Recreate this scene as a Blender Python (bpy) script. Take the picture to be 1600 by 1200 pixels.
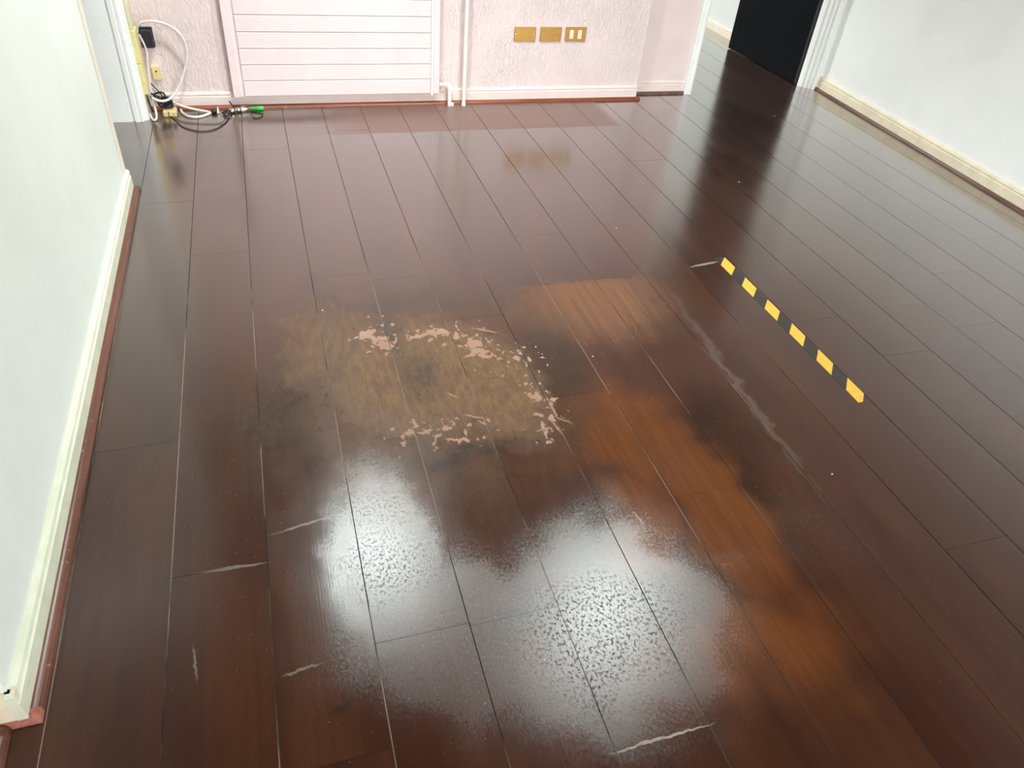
import bpy, math, random
import numpy as np
from mathutils import Vector, Matrix
random.seed(7)
for o in list(bpy.data.objects): bpy.data.objects.remove(o)
S = bpy.context.scene
COL = S.collection

# ------------------------------------------------------------------ camera
FPX, YAW, PITCH, ROLL, CAMH = 1145.6, 0.35933, 0.68384, 0.10289, 1.40
def cam_axes():
    cy, sy, cp, sp, cr, sr = math.cos(YAW), math.sin(YAW), math.cos(PITCH), math.sin(PITCH), math.cos(ROLL), math.sin(ROLL)
    f = Vector((sy*cp, cy*cp, -sp)); r = Vector((cy, -sy, 0)); u = r.cross(f)
    return cr*r+sr*u, -sr*r+cr*u, f
R_, U_, F_ = cam_axes()
cd = bpy.data.cameras.new('camera'); cam = bpy.data.objects.new('camera', cd); COL.objects.link(cam)
cd.sensor_fit = 'HORIZONTAL'; cd.sensor_width = 36.0; cd.lens = 36.0*FPX/1600.0; cd.clip_start = 0.02
cam.matrix_world = Matrix(((R_.x, U_.x, -F_.x, 0), (R_.y, U_.y, -F_.y, 0), (R_.z, U_.z, -F_.z, CAMH), (0, 0, 0, 1)))
S.camera = cam
def ray(x, y): return (x-800)*R_ - (y-600)*U_ + FPX*F_
def fl(x, y, z=0.0):                      # photo pixel -> point on the floor
    d = ray(x, y); t = (z-CAMH)/d.z; return Vector((d.x*t, d.y*t, z))
def wy(x, y, Y):                          # photo pixel -> point on the wall plane y = Y
    d = ray(x, y); t = Y/d.y; return Vector((d.x*t, Y, CAMH+d.z*t))

# ------------------------------------------------------------------ world, light, exposure
w = bpy.data.worlds.new('world'); S.world = w; w.use_nodes = True
w.node_tree.nodes['Background'].inputs[0].default_value = (0.75, 0.88, 1.0, 1)
w.node_tree.nodes['Background'].inputs[1].default_value = 1.0
S.view_settings.view_transform = 'Standard'; S.view_settings.look = 'None'
S.view_settings.gamma = 1.0; S.view_settings.use_curve_mapping = False
S.view_settings.exposure = 0.0
def area(name, loc, target, sx, sy, power, color, parent=None, shape='RECTANGLE', spread=180.0):
    ld = bpy.data.lights.new(name, 'AREA'); ld.shape = shape; ld.size = sx
    if shape == 'RECTANGLE': ld.size_y = sy
    ld.energy = power; ld.color = color; ld.spread = math.radians(spread)
    o = bpy.data.objects.new(name, ld); COL.objects.link(o)
    o.location = loc
    o.rotation_euler = (Vector(target)-Vector(loc)).to_track_quat('-Z', 'Y').to_euler()
    if parent: o.parent = parent
    return o
CEIL = 2.60
WIN_POWER, LAMP_POWER, HALL_POWER = 120.0, 38.0, 56.0
area('window_behind_offscreen', (1.35, -2.62, 1.55), (1.35, 0, 0.2), 2.7, 1.5, WIN_POWER, (0.97, 0.99, 1.0), spread=140)

# ------------------------------------------------------------------ mesh helpers
def lin(r, g, b):
    f = lambda c: (c/255/12.92) if c/255 <= 0.04045 else ((c/255+0.055)/1.055)**2.4
    return (f(r), f(g), f(b), 1.0)
class MB:
    def __init__(s): s.v = []; s.f = []; s.smooth = []
    def add(s, vs, fs, sm=False):
        n = len(s.v); s.v += [tuple(v) for v in vs]
        s.f += [tuple(i+n for i in f) for f in fs]; s.smooth += [sm]*len(fs); return s
    def box(s, a, b, ch=0.0):
        x0, y0, z0 = a; x1, y1, z1 = b
        if ch <= 0:
            vs = [(x, y, z) for z in (z0, z1) for y in (y0, y1) for x in (x0, x1)]
            return s.add(vs, [(0,2,3,1),(4,5,7,6),(0,1,5,4),(2,6,7,3),(0,4,6,2),(1,3,7,5)])
        # chamfered box through a convex hull of inset corners
        import bmesh
        bm = bmesh.new()
        for x, dx in ((x0, 1), (x1, -1)):
            for y, dy in ((y0, 1), (y1, -1)):
                for z, dz in ((z0, 1), (z1, -1)):
                    bm.verts.new((x+dx*ch, y+dy*ch, z)); bm.verts.new((x+dx*ch, y, z+dz*ch)); bm.verts.new((x, y+dy*ch, z+dz*ch))
        bmesh.ops.convex_hull(bm, input=bm.verts)
        bmesh.ops.dissolve_limit(bm, angle_limit=0.01, verts=bm.verts, edges=bm.edges)
        bm.verts.index_update()
        vs = [v.co.copy() for v in bm.verts]; fs = [tuple(v.index for v in f.verts) for f in bm.faces]
        bm.free(); return s.add(vs, fs)
    def sweep(s, prof, p0, p1, n):        # closed profile of (d, z), d along n from the line p0-p1
        p0, p1, n = Vector((p0[0], p0[1], 0)), Vector((p1[0], p1[1], 0)), Vector((n[0], n[1], 0)).normalized()
        k = len(prof)
        vs = [p0+n*d+Vector((0, 0, z)) for d, z in prof]+[p1+n*d+Vector((0, 0, z)) for d, z in prof]
        fs = [(i, (i+1) % k, k+(i+1) % k, k+i) for i in range(k)]+[tuple(range(k-1, -1, -1)), tuple(range(k, 2*k))]
        return s.add(vs, fs)
    def post(s, prof, z0, z1):            # closed profile of (x, y) stood upright
        k = len(prof)
        vs = [(x, y, z0) for x, y in prof]+[(x, y, z1) for x, y in prof]
        fs = [(i, (i+1) % k, k+(i+1) % k, k+i) for i in range(k)]+[tuple(range(k-1, -1, -1)), tuple(range(k, 2*k))]
        return s.add(vs, fs)
    def tube(s, pts, r, seg=10, sub=6, spline=True):
        pts = [Vector(p) for p in pts]; path = []; rad = []
        rr = r if isinstance(r, (list, tuple)) else [r]*len(pts)
        if spline and len(pts) > 2:
            q = [pts[0]*2-pts[1]]+pts+[pts[-1]*2-pts[-2]]
            for i in range(1, len(q)-2):
                for k in range(sub):
                    t = k/sub; a, b, c, d = q[i-1:i+3]
                    path.append(0.5*((2*b)+(c-a)*t+(2*a-5*b+4*c-d)*t*t+(3*b-a-3*c+d)*t**3)); rad.append(rr[i-1]*(1-t)+rr[i]*t)
            path.append(pts[-1]); rad.append(rr[-1])
        else: path, rad = pts, rr
        n = None; rings = []
        for i, p in enumerate(path):
            t = (path[min(i+1, len(path)-1)]-path[max(i-1, 0)]).normalized()
            if n is None: n = t.orthogonal().normalized()
            n = (n-t*n.dot(t)).normalized(); b = t.cross(n)
            rings.append([p+rad[i]*(math.cos(2*math.pi*k/seg)*n+math.sin(2*math.pi*k/seg)*b) for k in range(seg)])
        vs = [v for rg in rings for v in rg]; m = len(rings)
        fs = [(i*seg+k, i*seg+(k+1) % seg, (i+1)*seg+(k+1) % seg, (i+1)*seg+k) for i in range(m-1) for k in range(seg)]
        s.add(vs, fs, True)
        return s.add(rings[0]+rings[-1], [tuple(range(seg-1, -1, -1)), tuple(range(seg, 2*seg))])
    def lathe(s, c, axis, prof, seg=20):  # prof: list of (along, radius)
        ax = Vector(axis).normalized(); c = Vector(c)
        return s.tube([c+ax*a for a, _ in prof], [max(r, 1e-4) for _, r in prof], seg, spline=False)
    def build(s, name, mat, parent=None, recalc=True):
        import bmesh
        me = bpy.data.meshes.new(name); me.from_pydata(s.v, [], s.f)
        me.polygons.foreach_set('use_smooth', s.smooth)
        if recalc:
            bm = bmesh.new(); bm.from_mesh(me); bmesh.ops.recalc_face_normals(bm, faces=bm.faces); bm.to_mesh(me); bm.free()
        me.materials.append(mat); me.update()
        o = bpy.data.objects.new(name, me); COL.objects.link(o)
        if parent: o.parent = parent
        return o
def tag(o, label=None, cat=None, group=None, kind=None):
    for k, v in (('label', label), ('category', cat), ('group', group), ('kind', kind)):
        if v: o[k] = v
    return o
def empty(name, loc=(0, 0, 0)):
    o = bpy.data.objects.new(name, None); COL.objects.link(o); o.location = loc; o.empty_display_size = 0.05
    return o
def put(o, parent):                       # parent keeping the world place (parents are unrotated empties)
    o.parent = parent; o.location = Vector(o.location)-Vector(parent.location); return o

# ------------------------------------------------------------------ node helpers
class NT:
    def __init__(s, name):
        s.m = bpy.data.materials.new(name); s.m.use_nodes = True; s.t = s.m.node_tree
        s.b = s.t.nodes['Principled BSDF']
    def n(s, typ, **kw):
        o = s.t.nodes.new(typ)
        for k, v in kw.items(): setattr(o, k, v)
        return o
    def set(s, sock, v):
        if isinstance(v, bpy.types.NodeSocket): s.t.links.new(v, sock)
        elif v is not None: sock.default_value = v
    def math(s, op, a, b=None, c=None, clamp=False):
        o = s.n('ShaderNodeMath', operation=op, use_clamp=clamp)
        for i, v in enumerate((a, b, c)): s.set(o.inputs[i], v)
        return o.outputs[0]
    def mix(s, f, a, b, blend='MIX'):
        o = s.n('ShaderNodeMix', data_type='RGBA', blend_type=blend)
        s.set(o.inputs[0], f); s.set(o.inputs[6], a); s.set(o.inputs[7], b); return o.outputs[2]
    def mixf(s, f, a, b):
        o = s.n('ShaderNodeMix', data_type='FLOAT'); s.set(o.inputs[0], f); s.set(o.inputs[2], a); s.set(o.inputs[3], b); return o.outputs[0]
    def noise(s, vec, scale, detail=3, rough=0.55, dist=0.0, col=False):
        o = s.n('ShaderNodeTexNoise'); s.set(o.inputs['Vector'], vec); o.inputs['Scale'].default_value = scale
        o.inputs['Detail'].default_value = detail; o.inputs['Roughness'].default_value = rough; o.inputs['Distortion'].default_value = dist
        return o.outputs[1 if col else 0]
    def step(s, v, lo, hi, a=0.0, b=1.0):
        o = s.n('ShaderNodeMapRange', interpolation_type='SMOOTHSTEP'); s.set(o.inputs[0], v)
        for i, x in enumerate((lo, hi, a, b)): o.inputs[i+1].default_value = x
        return o.outputs[0]
    def vmul(s, v, k):
        o = s.n('ShaderNodeVectorMath', operation='MULTIPLY'); s.set(o.inputs[0], v); o.inputs[1].default_value = k; return o.outputs[0]
    def vadd(s, v, k):
        o = s.n('ShaderNodeVectorMath', operation='ADD'); s.set(o.inputs[0], v); s.set(o.inputs[1], k); return o.outputs[0]
    def pos(s): return s.n('ShaderNodeNewGeometry').outputs['Position']
    def bump(s, h, strength, dist):
        o = s.n('ShaderNodeBump'); s.set(o.inputs['Height'], h); o.inputs['Strength'].default_value = strength; o.inputs['Distance'].default_value = dist
        s.t.links.new(o.outputs[0], s.b.inputs['Normal'])
    def out(s, col=None, rough=None, metal=None, spec=None, ior=None):
        s.set(s.b.inputs['Base Color'], col); s.set(s.b.inputs['Roughness'], rough); s.set(s.b.inputs['Metallic'], metal)
        s.set(s.b.inputs['Specular IOR Level'], spec); s.set(s.b.inputs['IOR'], ior); return s.m

def paint(name, rgb, rough=0.55, var=0.04, scale=6, bump=0.0, bscale=200, dirt=None, spec=0.4):
    t = NT(name); p = t.pos()
    c = lin(*rgb); c2 = tuple(x*(1-var*3) for x in c[:3])+(1,)
    col = t.mix(t.step(t.noise(p, scale, 4), 0.3, 0.75), c, c2)
    if dirt:                              # scuffs and yellowed wear
        col = t.mix(t.step(t.noise(t.vmul(p, (1, 1, 2.5)), 22, 5, 0.65), 0.56, 0.72, 0, 0.55), col, lin(*dirt))
    if bump: t.bump(t.noise(p, bscale, 4), bump, 0.002)
    return t.out(col, rough, spec=spec)
def plain(name, rgb, rough=0.4, metal=0.0, spec=0.5):
    t = NT(name); p = t.pos(); c = lin(*rgb)
    col = t.mix(t.step(t.noise(p, 60, 3), 0.35, 0.75), c, tuple(x*0.86 for x in c[:3])+(1,))
    return t.out(col, rough, metal, spec)
def artex(name, rgb, amount):             # hand-brushed textured plaster, vertical strokes
    t = NT(name); p = t.pos()
    warp = t.vadd(t.vmul(p, (1, 1, 0.30)), t.vmul(t.noise(p, 9, 3, col=True), (0.035, 0.0, 0.03)))
    strokes = t.noise(warp, 85, 4, 0.6, 0.6)
    patch = t.step(t.noise(p, 5.5, 2), 0.36, 0.6, 0.55, 1.0)
    h = t.math('MULTIPLY', t.step(strokes, 0.36, 0.66), patch)
    t.bump(h, amount, 0.006)
    c = lin(*rgb); col = t.mix(t.step(t.noise(p, 4, 3), 0.3, 0.7), c, tuple(x*0.95 for x in c[:3])+(1,))
    return t.out(col, 0.6, spec=0.3)
def wood(name, a, b, rough=0.35, axis=(3, 60, 60)):
    t = NT(name); p = t.pos()
    g = t.noise(t.vmul(p, axis), 1.0, 5, 0.65)
    col = t.mix(t.step(g, 0.35, 0.7), lin(*a), lin(*b))
    col = t.mix(t.step(t.noise(p, 45, 4, 0.7), 0.62, 0.74, 0, 0.5), col, lin(190, 150, 125))
    return t.out(col, rough, spec=0.5)

M = {}
M['pink_artex'] = artex('pink_textured_plaster', (239, 218, 216), 0.62)
M['pink'] = paint('pink_wall_paint', (236, 214, 211), 0.55, 0.02, 5, 0.25, 120)
M['pink_gloss'] = paint('pink_satin_paint', (240, 218, 218), 0.35, 0.015, 6, 0.05, 90)
M['pink_trim'] = paint('pink_gloss_skirting', (240, 220, 214), 0.35, 0.03, 9, 0.1, 60)
M['white_wall'] = paint('off_white_wall_paint', (244, 243, 240), 0.6, 0.02, 3, 0.12, 60)
M['left_wall'] = paint('cool_white_wall_paint', (233, 236, 228), 0.5, 0.02, 3, 0.12, 70)
M['hall_wall'] = paint('hall_blue_white_paint', (228, 232, 228), 0.6, 0.02, 3)
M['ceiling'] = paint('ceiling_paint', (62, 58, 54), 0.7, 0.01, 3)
M['white_gloss'] = paint('white_gloss_paint', (248, 247, 243), 0.3, 0.01, 9, 0.05, 40, (238, 230, 216))
M['cream'] = paint('cream_aged_paint', (232, 224, 190), 0.4, 0.05, 12, 0.35, 70, (205, 196, 160))
M['pale_cream'] = paint('pale_cream_paint', (240, 228, 208), 0.4, 0.03, 12)
M['green_cream'] = paint('worn_green_cream_paint', (226, 227, 204), 0.35, 0.05, 14, 0.6, 55, (190, 186, 160))
M['cream_right'] = paint('worn_cream_paint', (236, 222, 196), 0.4, 0.05, 12, 0.3, 60, (214, 190, 160))
M['yellow_plastic'] = plain('yellowed_plastic', (242, 224, 160), 0.4)
M['cream_plastic'] = plain('cream_plastic', (232, 208, 150), 0.4)
M['shoe_red'] = wood('red_brown_moulding', (122, 62, 40), (158, 86, 56), 0.32)
M['shoe_left'] = wood('brown_moulding', (92, 52, 38), (116, 70, 52), 0.34, (60, 3, 60))
M['shoe_right'] = wood('dark_brown_moulding', (92, 66, 56), (122, 92, 80), 0.30, (60, 3, 60))
M['shoe_end'] = wood('pinkish_end_grain', (150, 84, 72), (178, 112, 98), 0.4, (60, 60, 60))
M['black_door'] = plain('blue_black_door_paint', (5, 6, 14), 0.45, spec=0.12)
M['black_edge'] = plain('dark_grey_door_edge', (66, 62, 64), 0.45)
M['black_plastic'] = plain('black_plastic', (26, 25, 32), 0.4)
M['black_cable'] = plain('black_cable_rubber', (30, 25, 27), 0.45)
M['white_cable'] = plain('white_cable_pvc', (240, 232, 226), 0.35)
M['white_pipe'] = paint('white_pipe_paint', (246, 238, 232), 0.3, 0.02, 20)
M['brass'] = plain('brushed_brass', (206, 158, 84), 0.42, 0.55)
M['screw'] = plain('bright_screw', (240, 220, 180), 0.25, 0.9)
M['socket_white'] = plain('white_socket_insert', (248, 240, 220), 0.35)
M['silver'] = plain('silver_connector', (205, 200, 196), 0.25, 0.95)
M['green'] = plain('green_plastic', (70, 205, 90), 0.35)
M['copper'] = plain('copper_wire', (196, 150, 120), 0.3, 0.9)
M['steel'] = plain('dull_steel', (120, 118, 110), 0.4, 0.8)
M['tape_black'] = plain('black_tape_vinyl', (52, 48, 46), 0.3)
M['tape_yellow'] = plain('yellow_tape_vinyl', (208, 164, 62), 0.4)
M['crumb'] = plain('plaster_crumb', (225, 205, 190), 0.8)
M['glass'] = plain('window_glass', (255, 255, 255), 0.02)
M['glass'].node_tree.nodes['Principled BSDF'].inputs['Transmission Weight'].default_value = 1.0
t = NT('lamp_diffuser'); t.b.inputs['Emission Color'].default_value = (0.86, 0.97, 1.0, 1); t.b.inputs['Emission Strength'].default_value = 6.0; M['diffuser'] = t.out(lin(240, 245, 245), 0.5)

# ------------------------------------------------------------------ floor material
SX0, PW = -0.3271, 0.20168                # first seam and board width in metres
def blob_group():
    g = bpy.data.node_groups.new('blob', 'ShaderNodeTree')
    for nm, ty in (('P', 'NodeSocketVector'), ('C', 'NodeSocketVector'), ('U', 'NodeSocketVector'), ('V', 'NodeSocketVector'), ('Soft', 'NodeSocketFloat')):
        g.interface.new_socket(nm, in_out='INPUT', socket_type=ty)
    g.interface.new_socket('F', in_out='OUTPUT', socket_type='NodeSocketFloat')
    i = g.nodes.new('NodeGroupInput'); o = g.nodes.new('NodeGroupOutput'); L = g.links.new
    sub = g.nodes.new('ShaderNodeVectorMath'); sub.operation = 'SUBTRACT'; L(i.outputs[0], sub.inputs[0]); L(i.outputs[1], sub.inputs[1])
    ds = []
    for k in (2, 3):
        d = g.nodes.new('ShaderNodeVectorMath'); d.operation = 'DOT_PRODUCT'; L(sub.outputs[0], d.inputs[0]); L(i.outputs[k], d.inputs[1])
        q = g.nodes.new('ShaderNodeMath'); q.operation = 'MULTIPLY'; L(d.outputs['Value'], q.inputs[0]); L(d.outputs['Value'], q.inputs[1]); ds.append(q)
    a = g.nodes.new('ShaderNodeMath'); a.operation = 'ADD'; L(ds[0].outputs[0], a.inputs[0]); L(ds[1].outputs[0], a.inputs[1])
    r = g.nodes.new('ShaderNodeMath'); r.operation = 'SQRT'; L(a.outputs[0], r.inputs[0])
    hi = g.nodes.new('ShaderNodeMath'); hi.operation = 'ADD'; hi.inputs[0].default_value = 1.0; L(i.outputs[4], hi.inputs[1])
    lo = g.nodes.new('ShaderNodeMath'); lo.operation = 'SUBTRACT'; lo.inputs[0].default_value = 1.0; L(i.outputs[4], lo.inputs[1])
    m = g.nodes.new('ShaderNodeMapRange'); m.interpolation_type = 'SMOOTHSTEP'
    L(r.outputs[0], m.inputs[0]); L(lo.outputs[0], m.inputs[1]); L(hi.outputs[0], m.inputs[2]); m.inputs[3].default_value = 1; m.inputs[4].default_value = 0
    L(m.outputs[0], o.inputs[0]); return g
BG = blob_group()
def blob(t, P, px, rx, ry, soft=0.35, ang=0.0):
    c = fl(*px); n = t.n('ShaderNodeGroup'); n.node_tree = BG; t.set(n.inputs[0], P)
    n.inputs[1].default_value = (c.x, c.y, 0)
    n.inputs[2].default_value = (math.cos(ang)/rx, math.sin(ang)/rx, 0); n.inputs[3].default_value = (-math.sin(ang)/ry, math.cos(ang)/ry, 0)
    n.inputs[4].default_value = soft; return n.outputs[0]
def scratch(t, P, a, b, wd, soft=0.5):
    A, B = fl(*a), fl(*b); c = (A+B)/2; d = B-A; ang = math.atan2(d.y, d.x)
    n = t.n('ShaderNodeGroup'); n.node_tree = BG; t.set(n.inputs[0], P)
    n.inputs[1].default_value = (c.x, c.y, 0); L = d.length/2
    n.inputs[2].default_value = (math.cos(ang)/L, math.sin(ang)/L, 0); n.inputs[3].default_value = (-math.sin(ang)/wd, math.cos(ang)/wd, 0)
    n.inputs[4].default_value = soft; return n.outputs[0]
def mx(t, *a):
    r = a[0]
    for x in a[1:]: r = t.math('MAXIMUM', r, x)
    return r
def floor_material():
    t = NT('worn_brown_floorboards'); p0 = t.vmul(t.pos(), (1, 1, 0))
    rnd = t.n('ShaderNodeObjectInfo').outputs['Random']
    off = t.n('ShaderNodeCombineXYZ'); t.set(off.inputs[0], t.math('MULTIPLY', rnd, 37.0)); t.set(off.inputs[1], t.math('MULTIPLY', rnd, 91.0))
    gp = t.vadd(p0, off.outputs[0])
    nz = lambda amp, sc, de=4: t.vmul(t.vadd(t.noise(p0, sc, de, 0.5, col=True), (-0.5, -0.5, -0.5)), (amp, amp, 0))
    Ps = t.vadd(p0, nz(0.09, 14, 2)); Pb = t.vadd(p0, nz(0.28, 6, 1.5)); Pt = t.vadd(p0, nz(0.012, 60))
    # --- wood body
    grain = t.noise(t.vmul(gp, (46, 2.2, 1)), 1.0, 6, 0.62, 0.4)
    broad = t.noise(t.vmul(gp, (7, 1.3, 1)), 1.0, 3, 0.5)
    fine = t.noise(t.vmul(gp, (260, 9, 1)), 1.0, 3, 0.6)
    col = t.mix(t.step(broad, 0.3, 0.72), lin(56, 31, 22), lin(72, 42, 27))
    col = t.mix(t.step(grain, 0.42, 0.74, 0, 0.32), col, lin(46, 26, 19))
    col = t.mix(t.math('MULTIPLY', t.step(fine, 0.5, 0.8), 0.25), col, lin(40, 23, 17))
    col = t.mix(t.math('MULTIPLY', rnd, 0.16), col, lin(48, 27, 22))
    # --- orange boards where the stain has worn thin
    org = mx(t, blob(t, Pb, (1120, 790), 0.10, 0.28, 0.5), blob(t, Pb, (1000, 690), 0.16, 0.22, 0.7), blob(t, Pb, (1010, 820), 0.10, 0.16, 0.6),
             blob(t, Pb, (1190, 1010), 0.16, 0.12, 0.8))
    org = t.math('MULTIPLY', org, t.step(grain, 0.30, 0.66, 1.0, 0.7))
    col = t.mix(t.math('MULTIPLY', org, 0.58), col, lin(120, 68, 32))
    # --- tan matt area with a straight far edge
    tan2 = t.math('MULTIPLY', blob(t, Ps, (928, 466), 0.25, 0.24, 0.55), 1.0)
    sy = t.n('ShaderNodeSeparateXYZ'); t.set(sy.inputs[0], p0)
    edge2 = t.step(sy.outputs[1], fl(900, 440).y-0.03, fl(900, 440).y+0.03, 1, 0)
    tan2 = t.math('MULTIPLY', tan2, edge2)
    tan2 = t.math('MULTIPLY', tan2, t.step(grain, 0.35, 0.65, 1.0, 0.6))
    col = t.mix(t.math('MULTIPLY', tan2, 0.78), col, lin(118, 76, 48))
    # --- unpolished strip by the far wall
    yb = fl(760, 203).y
    strip = t.math('MULTIPLY', t.step(sy.outputs[1], yb-0.012, yb+0.015, 0, 1), t.step(sy.outputs[0], 1.80, 1.86, 1, 0))
    strip = t.math('MULTIPLY', strip, t.step(sy.outputs[0], 0.15, 0.55, 0.15, 1.0))
    col = t.mix(t.math('MULTIPLY', strip, 0.9), col, lin(106, 62, 48))
    # --- bare worn patch
    wornE = mx(t, blob(t, Ps, (665, 580), 0.30, 0.28, 0.45), t.math('MULTIPLY', blob(t, Pb, (520, 545), 0.17, 0.24, 0.55), 0.7), blob(t, Ps, (775, 600), 0.15, 0.26, 0.45), t.math('MULTIPLY', blob(t, Pb, (640, 600), 0.46, 0.45, 0.5), 0.35))
    worn = t.math('MULTIPLY', wornE, t.step(t.noise(p0, 26, 5, 0.7), 0.30, 0.52, 0.55, 1.0))
    wcol = t.mix(t.step(t.noise(t.vmul(p0, (60, 14, 1)), 1.0, 6, 0.75), 0.34, 0.68), lin(92, 64, 38), lin(124, 90, 54))
    wcol = t.mix(t.step(t.noise(t.vmul(p0, (320, 60, 1)), 1.0, 3, 0.7), 0.55, 0.75, 0, 0.5), wcol, lin(74, 52, 34))
    col = t.mix(t.math('MULTIPLY', worn, 0.80), col, wcol)
    # darker brown blotches in and round it
    blotches = mx(t, blob(t, Pb, (868, 560), 0.09, 0.22, 0.6), blob(t, Ps, (655, 585), 0.06, 0.10, 0.7), blob(t, Pb, (720, 712), 0.20, 0.05, 0.6), blob(t, Ps, (612, 525), 0.035, 0.12, 0.7),
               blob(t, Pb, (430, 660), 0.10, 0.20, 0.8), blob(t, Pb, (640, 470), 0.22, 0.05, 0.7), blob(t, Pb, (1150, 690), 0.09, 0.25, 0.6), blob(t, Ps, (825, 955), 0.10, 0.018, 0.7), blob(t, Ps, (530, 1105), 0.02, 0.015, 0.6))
    blotches = t.math('MULTIPLY', blotches, t.step(t.noise(p0, 40, 4, 0.7), 0.3, 0.6, 0.5, 1.0))
    col = t.mix(t.math('MULTIPLY', blotches, 0.62), col, lin(42, 30, 22))
    # --- flaked pale spots: hard-edged islands inside a few zones
    zone = mx(t, blob(t, Ps, (590, 525), 0.09, 0.11, 0.5), blob(t, Ps, (678, 523), 0.08, 0.06, 0.5), blob(t, Ps, (742, 538), 0.075, 0.13, 0.5), blob(t, Ps, (812, 560), 0.10, 0.09, 0.6),
              blob(t, Ps, (845, 620), 0.05, 0.17, 0.6), blob(t, Ps, (690, 676), 0.16, 0.07, 0.6), blob(t, Ps, (860, 672), 0.07, 0.04, 0.6))
    flake = t.noise(t.vmul(p0, (1, 0.75, 1)), 48, 3, 0.5, 0.3)
    pale = t.step(t.math('ADD', flake, t.math('MULTIPLY', zone, 0.13)), 0.71, 0.73)
    pale = t.math('MULTIPLY', pale, t.step(zone, 0.1, 0.4))
    Pf = t.vadd(p0, nz(0.09, 38))
    for fx, fy, a_, b_ in ((572, 521, .026, .030), (590, 529, .030, .022), (604, 540, .022, .020), (648, 526, .020, .012), (664, 523, .022, .012), (682, 519, .026, .022), (716, 524, .018, .016),
                           (738, 534, .020, .030), (748, 548, .026, .028), (762, 556, .020, .012), (645, 662, .008, .022), (667, 672, .022, .010), (711, 688, .014, .012), (832, 617, .014, .014), (852, 673, .022, .008)):
        pale = t.math('MAXIMUM', pale, blob(t, Pf, (fx, fy), a_, b_, 0.12))
    dots = t.math('MULTIPLY', t.step(t.noise(p0, 150, 2, 0.5), 0.69, 0.72), mx(t, t.math('MULTIPLY', wornE, 0.9), t.math('MULTIPLY', blob(t, Pb, (800, 760), 0.8, 0.65, 0.5), 0.55)))
    lines = mx(t, scratch(t, Pt, (855, 622), (872, 655), 0.004), scratch(t, Pt, (866, 650), (894, 662), 0.003), scratch(t, Pt, (860, 655), (880, 680), 0.003), scratch(t, Pt, (725, 648), (756, 654), 0.004),
               scratch(t, Pt, (700, 614), (714, 621), 0.003), scratch(t, Pt, (741, 513), (778, 520), 0.004), scratch(t, Pt, (990, 800), (1006, 820), 0.003))
    col = t.mix(t.math('MULTIPLY', mx(t, pale, dots, lines), 0.9), col, lin(148, 108, 86))
    # --- pale dusty scratches and joint dust
    dust = mx(t, t.math('MULTIPLY', scratch(t, Pt, (430, 834), (530, 802), 0.003), 0.28), t.math('MULTIPLY', scratch(t, Pt, (445, 1056), (500, 1036), 0.003), 0.32), t.math('MULTIPLY', scratch(t, Pt, (318, 894), (410, 880), 0.0038, 0.5), 0.4),
              t.math('MULTIPLY', scratch(t, Pt, (302, 1012), (307, 1060), 0.0025), 0.35), scratch(t, Pt, (962, 1175), (1106, 1132), 0.0026, 0.3), t.math('MULTIPLY', scratch(t, Pt, (1080, 417), (1125, 408), 0.006), 0.5),
              t.math('MULTIPLY', scratch(t, Ps, (1075, 495), (1262, 748), 0.014, 0.8), 0.13),
              t.math('MULTIPLY', t.step(t.noise(t.vmul(t.vadd(p0, nz(0.1, 3)), (1, 1, 1)), 210, 2, 0.5), 0.735, 0.76), 0.5))
    col = t.mix(dust, col, lin(150, 140, 130))
    # --- gloss: polished lacquer, dull where walked on
    matt = mx(t, blob(t, Ps, (606, 872), 0.125, 0.32, 0.35), blob(t, Pb, (950, 970), 0.34, 0.29, 0.40), blob(t, Pb, (790, 975), 0.36, 0.22, 0.5),
              t.math('MULTIPLY', blob(t, Pb, (1235, 830), 0.12, 0.10, 0.8), 0.35), t.math('MULTIPLY', scratch(t, Ps, (1020, 895), (1210, 870), 0.03, 0.8), 0.5))
    spk = t.step(t.noise(t.vmul(p0, (1, 0.6, 1)), 190, 5, 0.8), 0.34, 0.66)
    matt = t.math('MULTIPLY', matt, t.mixf(t.step(matt, 0.55, 0.95), spk, t.math('ADD', t.math('MULTIPLY', spk, 0.35), 0.65)))
    rough = t.math('ADD', 0.15, t.math('MULTIPLY', t.step(t.noise(t.vmul(gp, (3, 1, 1)), 2.0, 3), 0.3, 0.7), 0.05))
    rough = t.mixf(matt, rough, 0.335)
    rough = t.mixf(tan2, rough, 0.42); rough = t.mixf(t.math('MULTIPLY', strip, 0.8), rough, 0.45)
    rough = t.mixf(t.math('MULTIPLY', worn, 0.9), rough, 0.50); rough = t.mixf(mx(t, pale, dust), rough, 0.65)
    pits = t.math('MULTIPLY', t.step(t.noise(t.vmul(p0, (1, 0.8, 1)), 150, 4, 0.7), 0.50, 0.62), mx(t, blob(t, Pb, (945, 985), 0.18, 0.15, 0.6), t.math('MULTIPLY', blob(t, Pb, (595, 795), 0.10, 0.08, 0.7), 0.55), t.math('MULTIPLY', blob(t, Pb, (615, 905), 0.08, 0.12, 0.7), 0.6)))
    rough = t.mixf(t.math('MULTIPLY', pits, 0.8), rough, 0.55)
    col = t.mix(t.math('MULTIPLY', pits, 0.5), col, lin(50, 36, 28))
    h = t.math('ADD', t.math('MULTIPLY', fine, 0.5), t.math('MULTIPLY', t.noise(p0, 300, 2), t.math('MULTIPLY', matt, 0.9)))
    h = t.math('SUBTRACT', h, t.math('MULTIPLY', pale, 1.0))
    bp = t.n('ShaderNodeBump'); t.set(bp.inputs['Height'], h); bp.inputs['Strength'].default_value = 0.12; bp.inputs['Distance'].default_value = 0.0012
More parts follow.
